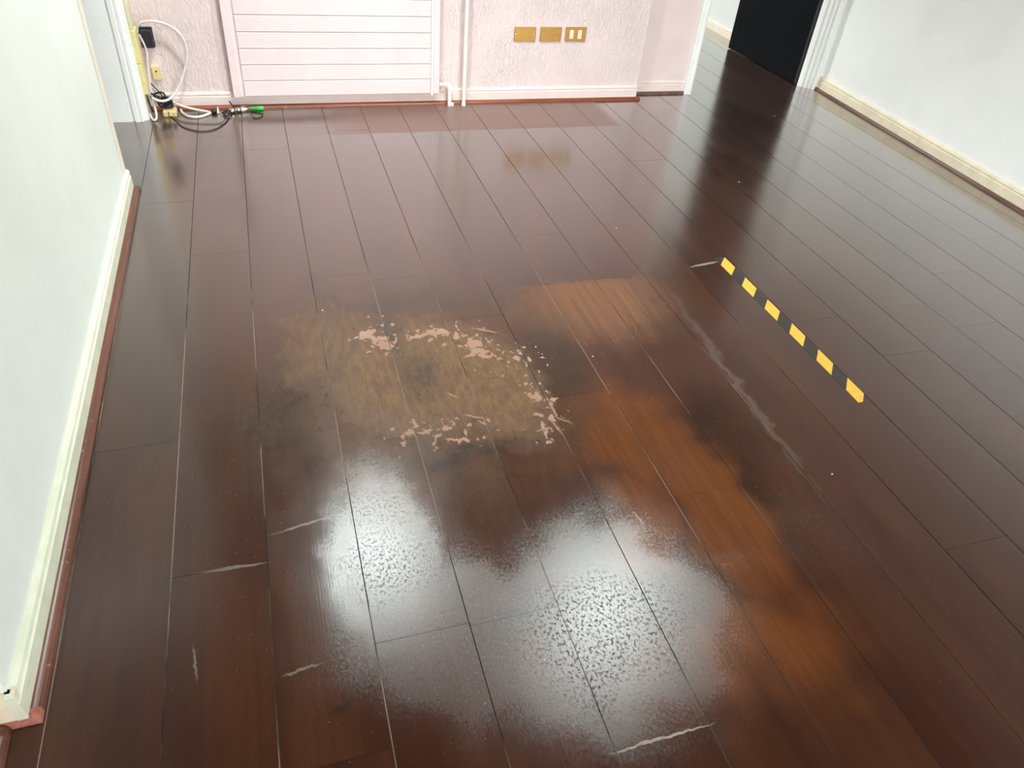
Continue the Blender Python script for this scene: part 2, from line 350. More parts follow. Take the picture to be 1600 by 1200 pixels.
    # thick glossy lacquer over the stained wood: reflectance rises steeply towards grazing angles
    lw = t.n('ShaderNodeLayerWeight'); lw.inputs['Blend'].default_value = 0.5; t.set(lw.inputs['Normal'], bp.outputs[0])
    refl = t.math('ADD', 0.012, t.math('MULTIPLY', t.math('POWER', lw.outputs['Facing'], 2.8), 1.35))
    refl = t.math('MULTIPLY', refl, t.mixf(mx(t, worn, tan2, t.math('MULTIPLY', strip, 0.6)), 1.0, 0.32))
    refl = t.math('MULTIPLY', refl, t.mixf(matt, 1.0, 2.9))
    refl = t.math('MULTIPLY', refl, t.mixf(pits, 1.0, 0.5), clamp=True)
    df = t.n('ShaderNodeBsdfDiffuse'); t.set(df.inputs['Color'], col); t.set(df.inputs['Normal'], bp.outputs[0])
    gl = t.n('ShaderNodeBsdfGlossy'); t.set(gl.inputs['Roughness'], rough); t.set(gl.inputs['Normal'], bp.outputs[0]); gl.inputs['Color'].default_value = (1, 1, 1, 1)
    ms = t.n('ShaderNodeMixShader'); t.set(ms.inputs[0], refl); t.t.links.new(df.outputs[0], ms.inputs[1]); t.t.links.new(gl.outputs[0], ms.inputs[2])
    t.t.links.new(ms.outputs[0], t.t.nodes['Material Output'].inputs['Surface'])
    t.t.nodes.remove(t.b)
    return t.m
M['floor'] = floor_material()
def seam_material():
    t = NT('floor_seam_filler'); p = t.pos(); s = t.n('ShaderNodeSeparateXYZ'); t.set(s.inputs[0], p)
    d = t.math('MULTIPLY', t.step(t.noise(t.vmul(p, (2.5, 1.2, 1)), 1.6, 4, 0.6), 0.42, 0.58), t.step(s.outputs[1], 1.9, 2.7, 1.0, 0.10))
    d = t.math('MULTIPLY', d, t.step(s.outputs[0], 1.25, 1.7, 1.0, 0.12))
    d = t.math('MULTIPLY', d, t.step(t.math('SUBTRACT', s.outputs[0], s.outputs[1]), 0.0, 0.3, 1.0, 0.12))
    return t.out(t.mix(d, lin(26, 18, 15), lin(140, 122, 104)), 0.8)
M['seam'] = seam_material()

# ------------------------------------------------------------------ floor: base and single boards
fb = MB().box((-2.0, -2.75, -0.10), (3.9, 7.6, -0.0016))
floor = tag(fb.build('floor', M['seam']), 'glossy dark brown floorboards, scuffed and worn bare in the middle', 'floor', kind='structure')
GAP = 0.0026
def board(x0, x1, y0, y1, idx):
    g = GAP/2
    x0 += g; x1 -= g; y0 += g*0.25; y1 -= g*0.25
    cx, cy = (x0+x1)/2, (y0+y1)/2; a, b = (x1-x0)/2, (y1-y0)/2
    vs = [(-a, -b, -0.012), (a, -b, -0.012), (a, b, -0.012), (-a, b, -0.012), (-a, -b, 0), (a, -b, 0), (a, b, 0), (-a, b, 0)]
    fs = [(0, 3, 2, 1)]+[(i, (i+1) % 4, 4+(i+1) % 4, 4+i) for i in range(4)]+[(4, 5, 6, 7)]
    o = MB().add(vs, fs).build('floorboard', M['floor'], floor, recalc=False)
    o.location = (cx, cy, 0); o.rotation_euler = (random.uniform(-.0004, .0004), random.uniform(-.0011, .0011), 0)
    return o
known = {4: [0.518, 1.971], 0: [1.113], 5: [1.524], 6: [1.079], 2: [0.850, 1.563+0.75], 3: [0.843], 15: [2.516], 17: [2.746], 9: [2.182], 10: [3.163], 1: [3.476, 2.05], 7: [2.75], 8: [0.25], 11: [1.5]}
BL = 1.42
for k in range(-8, 20):
    x0, x1 = SX0+k*PW, SX0+(k+1)*PW
    ys = known.get(k) or [random.uniform(0.2, 1.4)+(k % 3)*0.4]
    ys = sorted(ys); y = ys[-1]
    while y < 7.5: y += BL; ys.append(y)
    y = ys[0]
    while y > -2.7: y -= BL; ys.insert(0, y)
    for a, b in zip(ys[:-1], ys[1:]):
        a, b = max(a, -2.7), min(b, 7.5)
        if b-a < 0.05: continue
        if k < -2 and b < 2.6: continue
        board(x0, x1, a, b, k)

# ------------------------------------------------------------------ walls
def wall(name, mat, a, b, label):
    return tag(MB().box(a, b).build(name, mat), label, 'wall', kind='structure')
YB, YR = 4.046, 4.135                     # chimney-breast face, recessed face
wall('wall_back', M['pink_artex'], (-0.60, YB, 0), (2.112, 4.34, CEIL), 'pale pink textured plaster wall behind the slatted radiator')
wall('wall_back_recess', M['pink'], (2.112, YR, 0), (2.50, 4.30, CEIL), 'smooth pale pink wall strip next to the doorway')
wall('wall_doorway', M['pink'], (2.50, YR, 2.08), (3.50, 4.30, CEIL), 'wall above the open doorway')
RA, RB = Vector((3.505, 4.30)), Vector((3.505-0.040*6.9, -2.6))    # right wall face, far to near
rd = (RB-RA).normalized(); rn = Vector((rd.y, -rd.x)); rn = rn if rn.x < 0 else -rn
tag(MB().sweep([(0, 0), (0, CEIL), (-0.12, CEIL), (-0.12, 0)], RA, RB, rn).build('wall_right', M['white_wall']), 'plain off-white wall beside the black door', 'wall', kind='structure')
wall('wall_hall', M['hall_wall'], (3.502, 4.29, 0), (3.62, 7.5, CEIL), 'bluish white hall wall seen through the doorway')
wall('wall_hall_end', M['hall_wall'], (1.4, 7.5, 0), (3.62, 7.6, CEIL), 'far end wall of the hall')
wall('wall_hall_left', M['hall_wall'], (1.4, 4.30, 0), (1.5, 7.5, CEIL), 'hall wall facing the black door')
XL, XN = -0.566, -0.613
wall('wall_left', M['left_wall'], (-0.72, 0.858, 0), (XL, 3.028, CEIL), 'cool white wall with worn greenish skirting, ending at the side opening')
nw = MB()
nw.box((-0.72, -2.6, 0), (XN, 0.858, 0.8)); nw.box((-0.72, -2.6, 2.3), (XN, 0.858, CEIL)); nw.box((-0.72, -2.6, 0.8), (XN, -2.2, 2.3)); nw.box((-0.72, 0.1, 0.8), (XN, 0.858, 2.3))
tag(nw.build('wall_left_near', M['left_wall']), 'set-back stretch of white wall past the skirting corner', 'wall', kind='structure')
win_added = tag(empty('window_added', (-0.67, -1.05, 0.8)), 'white framed window added in the set-back wall', 'window', kind='structure')  # added side window, unseen, letting sky light in towards the right wall
for a, b in (((-0.70, -2.2, 0.8), (-0.64, 0.1, 0.85)), ((-0.70, -2.2, 2.25), (-0.64, 0.1, 2.3)), ((-0.70, -2.2, 0.85), (-0.64, -2.15, 2.25)), ((-0.70, 0.05, 0.85), (-0.64, 0.1, 2.25)), ((-0.70, -1.08, 0.85), (-0.64, -1.02, 2.25))):
    put(MB().box(a, b, 0.004).build('window_frame', M['white_gloss']), win_added)
for a, b in ((-2.15, -1.08), (-1.02, 0.05)):
    put(MB().box((-0.675, a, 0.85), (-0.669, b, 2.25)).build('pane', M['glass']), win_added)
wall('wall_left_return', M['cream'], (-0.60, 3.895, 0), (-0.546, YB, CEIL), 'narrow cream wall return behind the yellowed trunking')
wall('wall_left_side_room', M['left_wall'], (-1.9, 2.6, 0), (-1.8, 4.3, CEIL), 'wall of the side room beyond the opening')
wall('wall_left_side_back', M['left_wall'], (-1.9, 3.93, 0), (-0.60, 4.05, CEIL), 'side room wall behind the white door jamb')
wall('wall_left_side_front', M['left_wall'], (-1.9, 2.55, 0), (-0.72, 2.65, CEIL), 'side room wall on the near side')
wall('wall_left_lintel', M['left_wall'], (-0.72, 3.035, 2.08), (-0.546, 3.94, CEIL), 'wall above the side opening')
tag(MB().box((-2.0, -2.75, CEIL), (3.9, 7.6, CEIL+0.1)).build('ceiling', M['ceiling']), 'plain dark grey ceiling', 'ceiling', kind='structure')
# wall behind the camera with its window
fw = MB()
fw.box((-0.72, -2.72, 0), (0.0, -2.6, CEIL)); fw.box((2.7, -2.72, 0), (3.4, -2.6, CEIL)); fw.box((0.0, -2.72, 0), (2.7, -2.6, 0.8)); fw.box((0.0, -2.72, 2.3), (2.7, -2.6, CEIL))
tag(fw.build('wall_front', M['white_wall']), 'white wall with the room window', 'wall', kind='structure')
win = tag(empty('window_1', (1.35, -2.66, 0.8)), 'wide white framed window that lights the room', 'window', kind='structure')
for a, b in (((0.0, -2.69, 0.8), (2.7, -2.63, 0.85)), ((0.0, -2.69, 2.25), (2.7, -2.63, 2.3)), ((0.0, -2.69, 0.85), (0.05, -2.63, 2.25)), ((2.65, -2.69, 0.85), (2.7, -2.63, 2.25)), ((1.32, -2.69, 0.85), (1.38, -2.63, 2.25))):
    put(MB().box(a, b, 0.004).build('window_frame', M['white_gloss']), win)
for a, b in ((0.05, 1.32), (1.38, 2.65)):
    put(MB().box((a, -2.665, 0.85), (b, -2.659, 2.25)).build('pane', M['glass']), win)

# ------------------------------------------------------------------ skirtings and shoe mouldings
def skirt(th, h):
    return [(-0.004, 0), (th, 0), (th, h*0.70), (th*0.72, h*0.74), (th*0.72, h*0.80), (th*0.95, h*0.84), (th*0.80, h*0.93), (th*0.35, h), (-0.004, h)]
def shoe(d, r, z0=0.0003):
    return [(d-0.002, z0)]+[(d+r*math.cos(a), z0+r*math.sin(a)) for a in [i*math.pi/2/7 for i in range(8)]]+[(d-0.002, z0+r)]
def base(name, mat, prof, p0, p1, n, label, cat):
    return tag(MB().sweep(prof, p0, p1, n).build(name, mat), label, cat, kind='structure')
base('baseboard_back', M['pink_trim'], skirt(0.013, 0.080), (-0.546, YB), (2.112, YB), (0, -1), 'pink painted skirting under the slatted radiator', 'skirting')
base('trim_1', M['shoe_red'], shoe(0.013, 0.016), (-0.546, YB), (2.135, YB), (0, -1), 'thin red-brown floor moulding along the pink wall', 'moulding')
base('baseboard_recess', M['pink_trim'], skirt(0.012, 0.075), (2.112, YR), (2.476, YR), (0, -1), 'pink skirting on the short wall by the doorway', 'skirting')
base('trim_2', M['shoe_right'], shoe(0.012, 0.015), (2.125, YR), (2.476, YR), (0, -1), 'dark brown floor moulding on the short wall by the doorway', 'moulding')
rs = RA+rd*0.135
base('baseboard_right', M['cream_right'], skirt(0.016, 0.082), rs, RB, rn, 'worn cream skirting along the off-white wall', 'skirting')
base('trim_3', M['shoe_right'], shoe(0.016, 0.014), rs, RB, rn, 'dark brown floor moulding below the worn cream skirting', 'moulding')
base('baseboard_hall', M['pale_cream'], skirt(0.014, 0.060), (3.502, 4.32), (3.502, 7.5), (-1, 0), 'cream skirting in the hall behind the black door', 'skirting')
base('baseboard_left', M['green_cream'], skirt(0.014, 0.092), (XL, 0.8443), (XL, 3.098), (1, 0), 'chipped greenish cream skirting on the cool white wall', 'skirting')
base('trim_4', M['shoe_left'], shoe(0.014, 0.019), (XL, 0.850), (XL, 3.098), (1, 0), 'rounded brown floor moulding beside the greenish skirting', 'moulding')
base('trim_5', M['shoe_end'], shoe(0.0, 0.020), (XN, 0.858), (XL+0.033, 0.858), (0, -1), 'short pinkish moulding return closing the skirting corner', 'moulding')
base('baseboard_left_corner', M['cream_right'], skirt(0.013, 0.092), (XN, 0.858), (XL+0.0125, 0.858), (0, -1), 'chipped short skirting piece round the wall corner', 'skirting')
base('baseboard_left_near', M['green_cream'], skirt(0.012, 0.092), (XN, -2.6), (XN, 0.845), (1, 0), 'greenish skirting on the set-back wall', 'skirting')
base('trim_6', M['shoe_left'], shoe(0.012, 0.019), (XN, -2.6), (XN, 0.838), (1, 0), 'rounded brown floor moulding on the set-back wall', 'moulding')
tag(MB().box((-0.556, 3.098, 0.0003), (-0.532, 3.112, 0.017), 0.002).build('trim_7', M['steel']), 'small dull metal end cap on the brown floor moulding', 'end cap', kind='structure')
# jamb strip on the far end of the left wall
tag(MB().post([(XL-0.10, 3.048), (XL-0.001, 3.048), (XL+0.001, 3.056), (XL+0.001, 3.094), (XL-0.10, 3.098)], 0.0, 2.08).build('trim_8', M['pale_cream']), 'thin cream jamb strip on the end of the cool white wall', 'door trim', kind='structure')
# white jamb in the far corner (faces the camera)
tag(MB().post([(-0.90, 3.94), (-0.90, 3.870), (-0.622, 3.870), (-0.617, 3.880), (-0.612, 3.880), (-0.608, 3.866), (-0.590, 3.866), (-0.586, 3.872), (-0.582, 3.868), (-0.571, 3.868), (-0.566, 3.885), (-0.550, 3.885), (-0.547, 3.895), (-0.547, 3.94)], 0.0, 2.08).build('trim_9', M['white_gloss']), 'white gloss moulded door jamb in the far corner', 'door trim', kind='structure')
# doorway casing left and right, with moulded ridges
def casing(pts, y0, yb): return pts+[(pts[-1][0], yb), (pts[0][0], yb)]
tag(MB().post(casing([(2.474, 4.118), (2.476, 4.104), (2.484, 4.100), (2.490, 4.106), (2.497, 4.106), (2.502, 4.098), (2.512, 4.096), (2.520, 4.100), (2.524, 4.112)], 0, 4.31), 0.0, 2.08).build('trim_10', M['white_gloss']), 'white moulded casing between pink wall and doorway', 'door trim', kind='structure')
prof = [(3.391, 4.240), (3.390, 4.212), (3.394, 4.204), (3.402, 4.204), (3.405, 4.220), (3.409, 4.188), (3.413, 4.181), (3.421, 4.181), (3.424, 4.198), (3.428, 4.170), (3.432, 4.163), (3.441, 4.163), (3.444, 4.180),
        (3.448, 4.152), (3.452, 4.146), (3.464, 4.146), (3.468, 4.156), (3.508, 4.160), (3.508, 4.30), (3.430, 4.30), (3.424, 4.246)]
tag(MB().post(prof, 0.0, 2.08).build('trim_11', M['white_gloss']), 'wide white fluted casing beside the black door', 'door trim', kind='structure')

# ------------------------------------------------------------------ black door standing open
dr = tag(empty('door_1', (3.417, 4.262, 0)), 'blue-black door standing open against the hall wall', 'door', kind='structure')
dr.rotation_euler = (0, 0, 0.045)
def dpart(mb, name, mat): return mb.build(name, mat, dr)
dpart(MB().box((-0.036, 0.003, 0.006), (-0.003, 0.815, 2.03), 0.002), 'door_leaf', M['black_door'])
dpart(MB().box((-0.0365, 0.0, 0.006), (-0.003, 0.004, 2.03), 0.001), 'door_edge', M['black_edge'])
for z in (0.20, 1.0, 1.8):
    dpart(MB().box((-0.012, -0.006, z), (0.002, 0.001, z+0.09), 0.001), 'hinge', M['black_edge'])
    dpart(MB().lathe((-0.002, -0.006, z), (0, 0, 1), [(0, .004), (.09, .004)], 10), 'hinge_pin', M['steel'])
dpart(MB().lathe((-0.036, 0.75, 1.0), (-1, 0, 0), [(0, .024), (.006, .024), (.007, .010), (.035, .010), (.040, .022), (.060, .024), (.068, .012)], 18), 'door_handle', M['steel'])

# ------------------------------------------------------------------ slatted radiator panel
rad = tag(empty('slatted_radiator', (0.38, YB, 0.06)), 'pink slatted radiator panel fixed low on the textured wall', 'radiator')
YF = 3.998                                 # front face of the boards
put(MB().box((-0.125, YF+0.012, 0.075), (0.875, YB+0.001, 0.735)).build('back_panel', M['pink_gloss']), rad)
zs = [0.0675+i*0.0763 for i in range(10)]
for z0, z1 in zip(zs[:-1], zs[1:]):
    m = MB(); g = 0.0012; c = 0.004
    m.sweep([(0.0, z0+g*0.3), (0.016, z0+g*0.3), (0.021, z0+c), (0.021, z1-c), (0.017, z1-g*0.3), (0.0, z1-g*0.3)], (-0.093, YF+0.016), (0.857, YF+0.016), (0, -1))
    put(m.build('slat', M['pink_gloss']), rad)
put(MB().box((-0.150, YF-0.006, 0.064), (-0.116, YB+0.001, 0.755), 0.003).build('stile', M['pink_gloss']), rad)
put(MB().box((-0.116, YF+0.006, 0.066), (-0.0925, YF+0.014, 0.75)).build('side_rebate', M['pink_gloss']), rad)
put(MB().box((0.868, YF-0.006, 0.066), (0.906, YB+0.001, 0.755), 0.003).build('stile', M['pink_gloss']), rad)
put(MB().tube([(0.866, YF-0.006, 0.062), (0.866, YF-0.006, 0.753)], 0.0085, 14, spline=False).build('edge_bead', M['white_pipe']), rad)
put(MB().box((-0.150, YF-0.006, 0.755), (0.906, YB+0.001, 0.785), 0.004).build('top_rail', M['pink_gloss']), rad)

# ------------------------------------------------------------------ pipes
pv = tag(empty('radiator_valve_pipe', (0.963, 3.998, 0)), 'short white radiator pipe with elbow valve dropping into the floor', 'pipe')
zc = 0.110
put(MB().tube([(0.906, 4.010, zc), (0.940, 4.010, zc)], 0.0085, 14, spline=False).build('tail_pipe', M['white_pipe']), pv)
put(MB().lathe((0.914, 4.010, zc), (1, 0, 0), [(0, .010), (.001, .0145), (.011, .0145), (.012, .010)], 6).build('union_nut', M['white_pipe']), pv)
put(MB().lathe((0.934, 4.010, zc), (1, 0, 0), [(0, .011), (.001, .0165), (.010, .0165), (.012, .011)], 18).build('valve_collar', M['white_pipe']), pv)
put(MB().tube([(0.940, 4.010, zc), (0.955, 4.010, zc), (0.964, 4.006, zc-0.006), (0.966, 4.002, zc-0.020), (0.966, 4.000, zc-0.034)], [.011, .0125, .0135, .0125, .011], 16).build('elbow', M['white_pipe']), pv)
put(MB().tube([(0.966, 4.000, zc-0.03), (0.965, 3.998, 0.05), (0.965, 3.996, 0.0)], 0.0105, 14).build('drop_pipe', M['white_pipe']), pv)
put(MB().lathe((0.981, 4.000, 0.0), (0, 0, 1), [(0, .010), (.012, .010), (.016, .006), (.017, .001)], 14).build('pipe_clip', M['white_pipe']), pv)
up = tag(empty('riser_pipe', (1.045, 3.996, 0)), 'tall thin white heating riser pipe standing against the pink wall', 'pipe')
put(MB().tube([(1.046, 3.998, 0.0), (1.046, 3.998, 0.6), (1.047, 3.999, 1.4), (1.047, 4.0, CEIL)], 0.0105, 16).build('pipe', M['white_pipe']), up)
put(MB().lathe((1.046, 3.998, 0.0), (0, 0, 1), [(0, .0125), (.010, .0125), (.013, .0105)], 16).build('floor_collar', M['white_pipe']), up)
for z in (0.95, 1.9):
    put(MB().box((1.040, 4.000, z), (1.054, YB+0.001, z+0.014), 0.002).build('pipe_bracket', M['white_pipe']), up)

# ------------------------------------------------------------------ brass wall plates
def plate(x0, x1, z0, z1, label, insert=False):
    r = tag(empty('wall_plate', ((x0+x1)/2, YB, (z0+z1)/2)), label, 'wall socket', 'brass wall plates')
    put(MB().box((x0, YB-0.009, z0), (x1, YB+0.001, z1), 0.003).build('plate', M['brass']), r)
    for sx in (x0+0.008, x1-0.008):
        put(MB().lathe((sx, YB-0.0085, (z0+z1)/2), (0, -1, 0), [(0, .0038), (.0012, .0036), (.0018, .002)], 12).build('screw', M['screw']), r)
    if insert:
        for sx in (x0+0.024, x0+0.072):
            i = put(MB().box((sx, YB-0.013, z0+0.014), (sx+0.022, YB-0.008, z1-0.014), 0.0015).build('socket_insert', M['socket_white']), r)
            for k in (0, 1):
                s = MB().box((sx+0.004+k*0.009, YB-0.0134, z0+0.020), (sx+0.0075+k*0.009, YB-0.0128, z1-0.020)).build('slot', M['cream_plastic'])
                s.parent = i
plate(1.324, 1.446, 0.322, 0.394, 'blank brass wall plate farther from the one with white inserts')
plate(1.472, 1.595, 0.322, 0.395, 'blank brass wall plate in the middle of the three')
plate(1.619, 1.741, 0.323, 0.396, 'brass wall plate with two white inserts', True)

# ------------------------------------------------------------------ far left corner: trunking, adapter, cables
tr = tag(empty('cable_trunking', (-0.53, 3.94, 0.12)), 'yellowed plastic cable trunking on the white jamb edge', 'trunking')
put(MB().box((-0.547, 3.893, 0.258), (-0.525, 3.978, 0.402), 0.003).build('upper_cover', M['yellow_plastic']), tr)
put(MB().box((-0.547, 3.893, 0.118), (-0.527, 3.976, 0.2565), 0.003).build('lower_cover', M['yellow_plastic']), tr)
put(MB().box((-0.547, 3.905, 0.402), (-0.532, 3.985, 2.05), 0.003).build('cream_duct', M['cream']), tr)
put(MB().box((-0.533, 3.930, 0.42), (-0.530, 3.966, 2.04), 0.001).build('duct_rib', M['cream']), tr)
ad = tag(empty('power_adapter', (-0.496, YB, 0.338)), 'black plug-in power adapter on the wall above the cream socket', 'adapter')
put(MB().box((-0.521, YB-0.046, 0.297), (-0.472, YB-0.012, 0.376), 0.004).build('adapter_body', M['black_plastic']), ad)
put(MB().box((-0.526, YB-0.013, 0.292), (-0.468, YB+0.001, 0.382), 0.003).build('socket_base', M['black_plastic']), ad)
ws = tag(empty('wall_socket', (-0.49, YB, 0.173)), 'small square cream wall socket beside the trunking', 'wall socket')
put(MB().box((-0.509, YB-0.016, 0.143), (-0.470, YB+0.001, 0.203), 0.003).build('socket_body', M['cream_plastic']), ws)
put(MB().box((-0.493, YB-0.0172, 0.180), (-0.485, YB-0.0150, 0.187)).build('slot', M['black_edge']), ws)
put(MB().box((-0.509, YB-0.012, 0.203), (-0.470, YB+0.001, 0.208), 0.001).build('top_lip', M['cream']), ws)

def on_wall(pts, Y): return [wy(x, y, Y) for x, y in pts]
def cable(name, pts, r, mat, label, cat='cable', group=None, seg=10):
    return tag(MB().tube(pts, r, seg).build(name, M[mat]), label, cat, group)
# big loop on the wall
cable('looped_cable', [wy(x, y, Y) for x, y, Y in ((214, 50, 4.015), (215, 41, 4.012), (222, 34.5, 4.005), (240, 33, 3.995), (262, 39, 3.99), (280, 52, 3.985), (290, 70, 3.985), (292, 90, 3.985), (286, 118, 3.98), (277, 140, 3.97), (268, 152, 3.955), (258, 157.5, 3.94), (247, 157, 3.935), (238, 153, 3.94))], 0.0058, 'white_cable', 'white cable hanging in one big loop on the pink wall')
pB = on_wall([(217, 54), (223, 64), (229, 80), (230.5, 100), (232, 115)], 4.003)+on_wall([(236, 142)], 3.995)+on_wall([(239.5, 160)], 3.975)+[fl(243.5, 174, 0.035), fl(244.5, 184, 0.012), fl(241, 188, 0.006), fl(237, 184, 0.0065), fl(234.5, 178, 0.012)]
cable('hanging_cable', pB, 0.0052, 'white_cable', 'white cable hanging beside the trunking and curling on the floor')
pC = on_wall([(238, 137), (247, 146), (257, 153)], 4.012)+[fl(270, 159.5, 0.042), fl(286, 166, 0.026), fl(305, 171, 0.014), fl(322, 174, 0.008), fl(328.5, 176, 0.0065), fl(322, 179.5, 0.0065), fl(308, 183, 0.0065), fl(294, 181.5, 0.0065), fl(285, 176, 0.0065), fl(282.5, 171.5, 0.0065)]
cable('bent_cable', pC, 0.0062, 'white_cable', 'thick white cable folded back on the floor under the pink wall')
# black tangle
grp = 'black cables in the corner tangle'
for i, pts in enumerate(([(233, 127), (238, 133), (246, 141), (254, 150), (259, 156)], [(236, 146), (244, 150), (252, 154), (258, 160), (262, 165)], [(226, 141), (229, 150), (233, 160), (236, 168), (238, 174)])):
    cable('black_cable', on_wall(pts, (4.0, 3.97, 3.945)[i]), (0.003, 0.005, 0.004)[i], 'black_cable',
          ('thin black cable slanting down below the cream socket', 'black cable in the tangle behind the white loop', 'dark cable dropping out of the yellowed trunking')[i], group=grp)
def coil(c, rr, turns, r, tilt, seed):
    rn_ = random.Random(seed); pts = []
    for k in range(int(turns*10)):
        a = k*2*math.pi/10; q = rr*(1+rn_.uniform(-.18, .18))
        pts.append((c[0]+q*math.cos(a), c[1]+q*0.5*math.sin(a)*math.cos(tilt)+rn_.uniform(-.003, .003), c[2]+q*math.sin(a)*math.sin(tilt)*0.9+rn_.uniform(-.004, .004)))
    return pts
tag(MB().tube(coil((-0.472, 3.955, 0.060), 0.030, 2.3, 0.004, 1.1, 3), 0.0045, 8, 4).build('coiled_cable', M['black_cable']), 'coiled black cable bundled above the cream block on the floor', 'cable', grp)
tag(MB().tube(coil((-0.488, 3.958, 0.085), 0.024, 2.1, 0.004, 1.3, 9), 0.0042, 8, 4).build('coiled_cable', M['black_cable']), 'small coil of black cable at the foot of the trunking', 'cable', grp)
pa = tag(empty('black_plug', (-0.455, 3.972, 0)), 'black plug lying in the cable tangle', 'plug')
put(MB().box((-0.478, 3.955, 0.030), (-0.436, 3.992, 0.062), 0.006).build('plug_body', M['black_plastic']), pa)
put(MB().tube([(-0.478, 3.972, 0.046), (-0.490, 3.968, 0.052), (-0.497, 3.962, 0.066)], 0.0042, 8).build('strain_relief', M['black_plastic']), pa)
cb = tag(empty('junction_block', (-0.45, 3.94, 0)), 'small cream junction block on the floor under the black coil', 'junction box')
put(MB().box((-0.486, 3.918, 0.0003), (-0.424, 3.985, 0.030), 0.005).build('block_body', M['cream_plastic']), cb)
put(MB().lathe((-0.438, 3.9185, 0.016), (0, -1, 0), [(0, .0035), (.001, .003)], 10).build('screw', M['steel']), cb)
put(MB().box((-0.462, 3.9165, 0.002), (-0.458, 3.9190, 0.028)).build('lid_seam', M['black_edge']), cb)
# floor leads
z = 0.0035
cable('floor_lead', [fl(266, 180, z), fl(274, 188, z), fl(284, 197, z), fl(300, 203, z), fl(318, 205, z), fl(336, 201.5, z), fl(350, 193.5, z), fl(357, 185, z), fl(357, 178, 0.010), fl(353, 176, 0.018)], 0.0024, 'black_cable', 'thin black lead curving out across the floorboards')
cable('floor_lead', [fl(268, 183, z), fl(285, 190, z), fl(305, 192.5, z), fl(328, 193.5, z), fl(346, 191.5, 0.004), fl(354, 184, 0.012)], 0.0017, 'black_cable', 'thin black lead lying straighter, inside the curved one')
pk = tag(empty('cable_end_plug', tuple(fl(335, 175))), 'black and beige plug tip at the end of the folded white cable', 'plug')
a, b = fl(330, 174.5, 0.010), fl(337.5, 174, 0.010); d = (b-a).normalized()
put(MB().lathe(a, d, [(0, .006), (.004, .010), (.022, .010), (.028, .006)], 14).build('plug_body', M['black_plastic']), pk)
a = fl(341, 177, 0.002)
put(MB().lathe(a, (0.06, 0.25, 1), [(0, .007), (.010, .006), (.020, .004), (.030, .0025)], 12).build('beige_tip', M['white_cable']), pk)
tag(MB().tube([fl(347, 177, .006), fl(352, 174, .016), fl(357, 173, .022), fl(358, 178, .012), fl(354, 181, .006), fl(350, 178, .010), fl(355, 175, .016)], 0.004, 8).build('knotted_lead', M['black_cable']), 'short knotted black lead beside the silver connector', 'cable', grp)
sc = tag(empty('coaxial_connector', tuple(fl(370, 173))), 'silver coaxial connector with white tip lying by the red-brown moulding', 'connector')
a, b = fl(358, 173.5, 0.0125), fl(383, 170.5, 0.0125); d = (b-a).normalized()
put(MB().lathe(a, d, [(0, .006), (.001, .012), (.030, .012), (.032, .008), (.036, .008), (.037, .0115), (.060, .0115), (.061, .007)], 14).build('connector_body', M['silver']), sc)
put(MB().lathe(a+d*0.060, d, [(0, .010), (.014, .009), (.028, .005), (.032, .002)], 14).build('white_tip', M['white_cable']), sc)
put(MB().tube([a+d*0.026+Vector((0, 0, .010)), a+d*0.018+Vector((0, .004, .028)), a+d*0.008+Vector((0, .008, .046))], 0.003, 8).build('black_pin', M['black_plastic']), sc)
gc = tag(empty('green_connector', tuple(fl(400, 169))), 'bright green plastic connector lying against the red-brown moulding', 'connector')
a, b = fl(390, 169.5, 0.011), fl(408, 169, 0.011); d = (b-a).normalized()
put(MB().lathe(a, d, [(0, .005), (.002, .0085), (.034, .0085), (.035, .0105), (.066, .0105), (.069, .006)], 14).build('connector_body', M['green']), gc)
put(MB().tube([a+d*.002, a-d*.012+Vector((0, -.004, 0)), a-d*.024+Vector((0, -.002, -.002))], 0.003, 8).build('lead', M['copper']), gc)
cable('thin_lead', [fl(384, 173.5, .004), fl(392, 174.5, .003), fl(402, 176, .003), fl(409, 177.5, .003), fl(410, 181, .003), fl(402, 184.5, .003), fl(395, 184, .003)], 0.0022, 'black_cable', 'thin dark lead curled under the green connector', seg=8)
cable('wire_offcut', [fl(392, 177.5, .002), fl(396, 181.5, .002), fl(400, 184, .002)], 0.0018, 'copper', 'tiny bright wire offcut on the floor below the green connector', 'wire', seg=6)
cable('wire_offcut', [fl(270, 181, .008), fl(273, 187, .003), fl(276, 192, .002)], 0.0013, 'copper', 'fine bare wire sticking out beside the cream junction block', 'wire', seg=6)

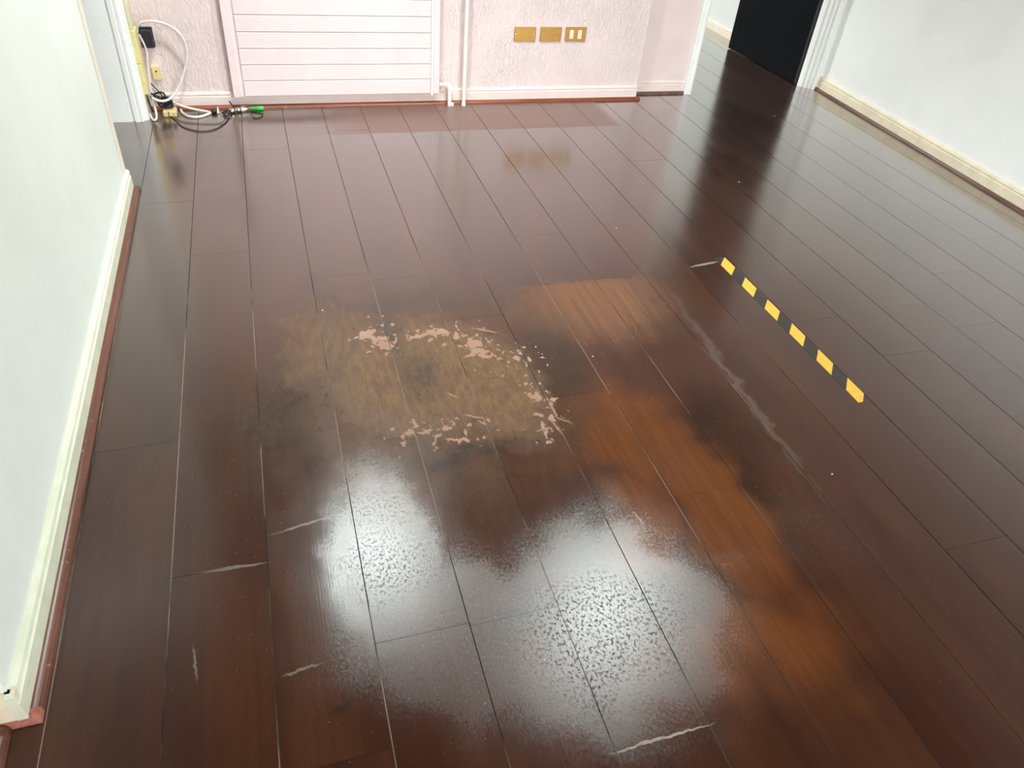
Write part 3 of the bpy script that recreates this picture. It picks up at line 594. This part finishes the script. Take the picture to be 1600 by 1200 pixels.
# ------------------------------------------------------------------ hazard tape
tp = tag(empty('hazard_tape', (1.66, 1.76, 0)), 'strip of yellow and black hazard tape stuck along the floorboards', 'tape')
def slab(pts, z0, z1, name, mat, parent):
    k = len(pts); vs = [(x, y, z0) for x, y in pts]+[(x, y, z1) for x, y in pts]
    fs = [(i, (i+1) % k, k+(i+1) % k, k+i) for i in range(k)]+[tuple(range(k-1, -1, -1)), tuple(range(k, 2*k))]
    return put(MB().add(vs, fs).build(name, mat), parent)
xr = lambda y: 1.680+(2.208-y)*0.0100
xl = lambda y: 1.632+(2.150-y)*0.0125
slab([(xl(2.2)-0.001, 2.204), (xr(2.206), 2.208), (xr(1.345), 1.342), (1.659, 1.309), (1.642, 1.308)], 0.0002, 0.0010, 'tape_strip', M['tape_black'], tp)
for i in range(6):
    y1 = 2.207-i*0.1568; y2 = y1-0.081; l1, l2 = y1-0.054, y2-0.054
    if i < 5: pts = [(xr(y1), y1), (xr(y2), y2), (xl(l2), l2), (xl(l1), l1)]
    else: pts = [(xr(y1), y1), (xr(1.345), 1.341), (1.659, 1.3075), (1.6415, 1.3065), (xl(l1), l1)]
    slab(pts, 0.0006, 0.0014, 'yellow_stripe', M['tape_yellow'], tp)

# ------------------------------------------------------------------ crumbs on the floor
def crumb(px, s, label):
    c = fl(*px); rr = random.Random(int(px[0])); m = MB()
    vs = [(c.x+s*math.cos(a)*rr.uniform(.6, 1.1), c.y+s*math.sin(a)*rr.uniform(.6, 1.1), 0.0002) for a in [i*math.pi/3 for i in range(6)]]
    vs += [(c.x+(v[0]-c.x)*.6, c.y+(v[1]-c.y)*.6, s*rr.uniform(.5, .9)) for v in vs]
    m.add(vs, [(i, (i+1) % 6, 6+(i+1) % 6, 6+i) for i in range(6)]+[(5, 4, 3, 2, 1, 0), (6, 7, 8, 9, 10, 11)])
    tag(m.build('plaster_crumb', M['crumb']), label, 'crumb', 'pale crumbs on the floor')
for px, lb in (((1155, 284.5), 'tiny pale crumb on the boards in front of the black door'), ((1210, 181), 'tiny pale crumb at the threshold of the doorway'),
               ((963, 357), 'tiny pale crumb between the brass plates and the tan matt boards'), ((504, 485), 'tiny pale crumb on the edge of the worn patch facing the greenish skirting'),
               ((837, 542), 'tiny pale crumb on dark blotches beside the flaked spots'), ((926, 557), 'tiny pale crumb on a board just off the tan matt area'),
               ((1300, 741), 'tiny pale crumb off the cornered end of the hazard tape'), ((621, 211), 'tiny pale crumb on the boards in front of the slatted radiator')):
    crumb(px, 0.0032, lb)

# ------------------------------------------------------------------ ceiling lamps
def lamp(x, y, rad_, power, color, label, light):
    r = tag(empty('ceiling_lamp', (x, y, CEIL)), label, 'lamp', 'round flush ceiling lamps')
    put(MB().lathe((x, y, CEIL+0.001), (0, 0, -1), [(0, rad_+.02), (.030, rad_+.02), (.036, rad_+.012), (.036, rad_)], 40).build('rim', M['white_gloss']), r)
    put(MB().lathe((x, y, CEIL-0.030), (0, 0, -1), [(0, rad_), (.010, rad_*.96), (.014, rad_*.8), (.016, .01)], 40).build('diffuser', M['diffuser']), r)
    l = area(light, (0, 0, -0.052), (0, 0, -1), rad_*2, 0, power, color, r, 'DISK', 130)
k = 1+CEIL/CAMH
h1, h2 = fl(584, 900), fl(930, 1000)
lamp(h1.x*k, h1.y*k, 0.12, LAMP_POWER, (0.90, 1.0, 0.97), 'round white ceiling lamp closest to the slatted radiator', 'lamp_radiator_side_offscreen')
lamp(h2.x*k, h2.y*k, 0.12, LAMP_POWER, (0.90, 1.0, 0.97), 'round white ceiling lamp above the hazard tape', 'lamp_tape_side_offscreen')
lamp(1.95, 5.6, 0.14, HALL_POWER, (0.96, 1.0, 0.98), 'round white ceiling lamp out in the hall', 'lamp_hall_offscreen')
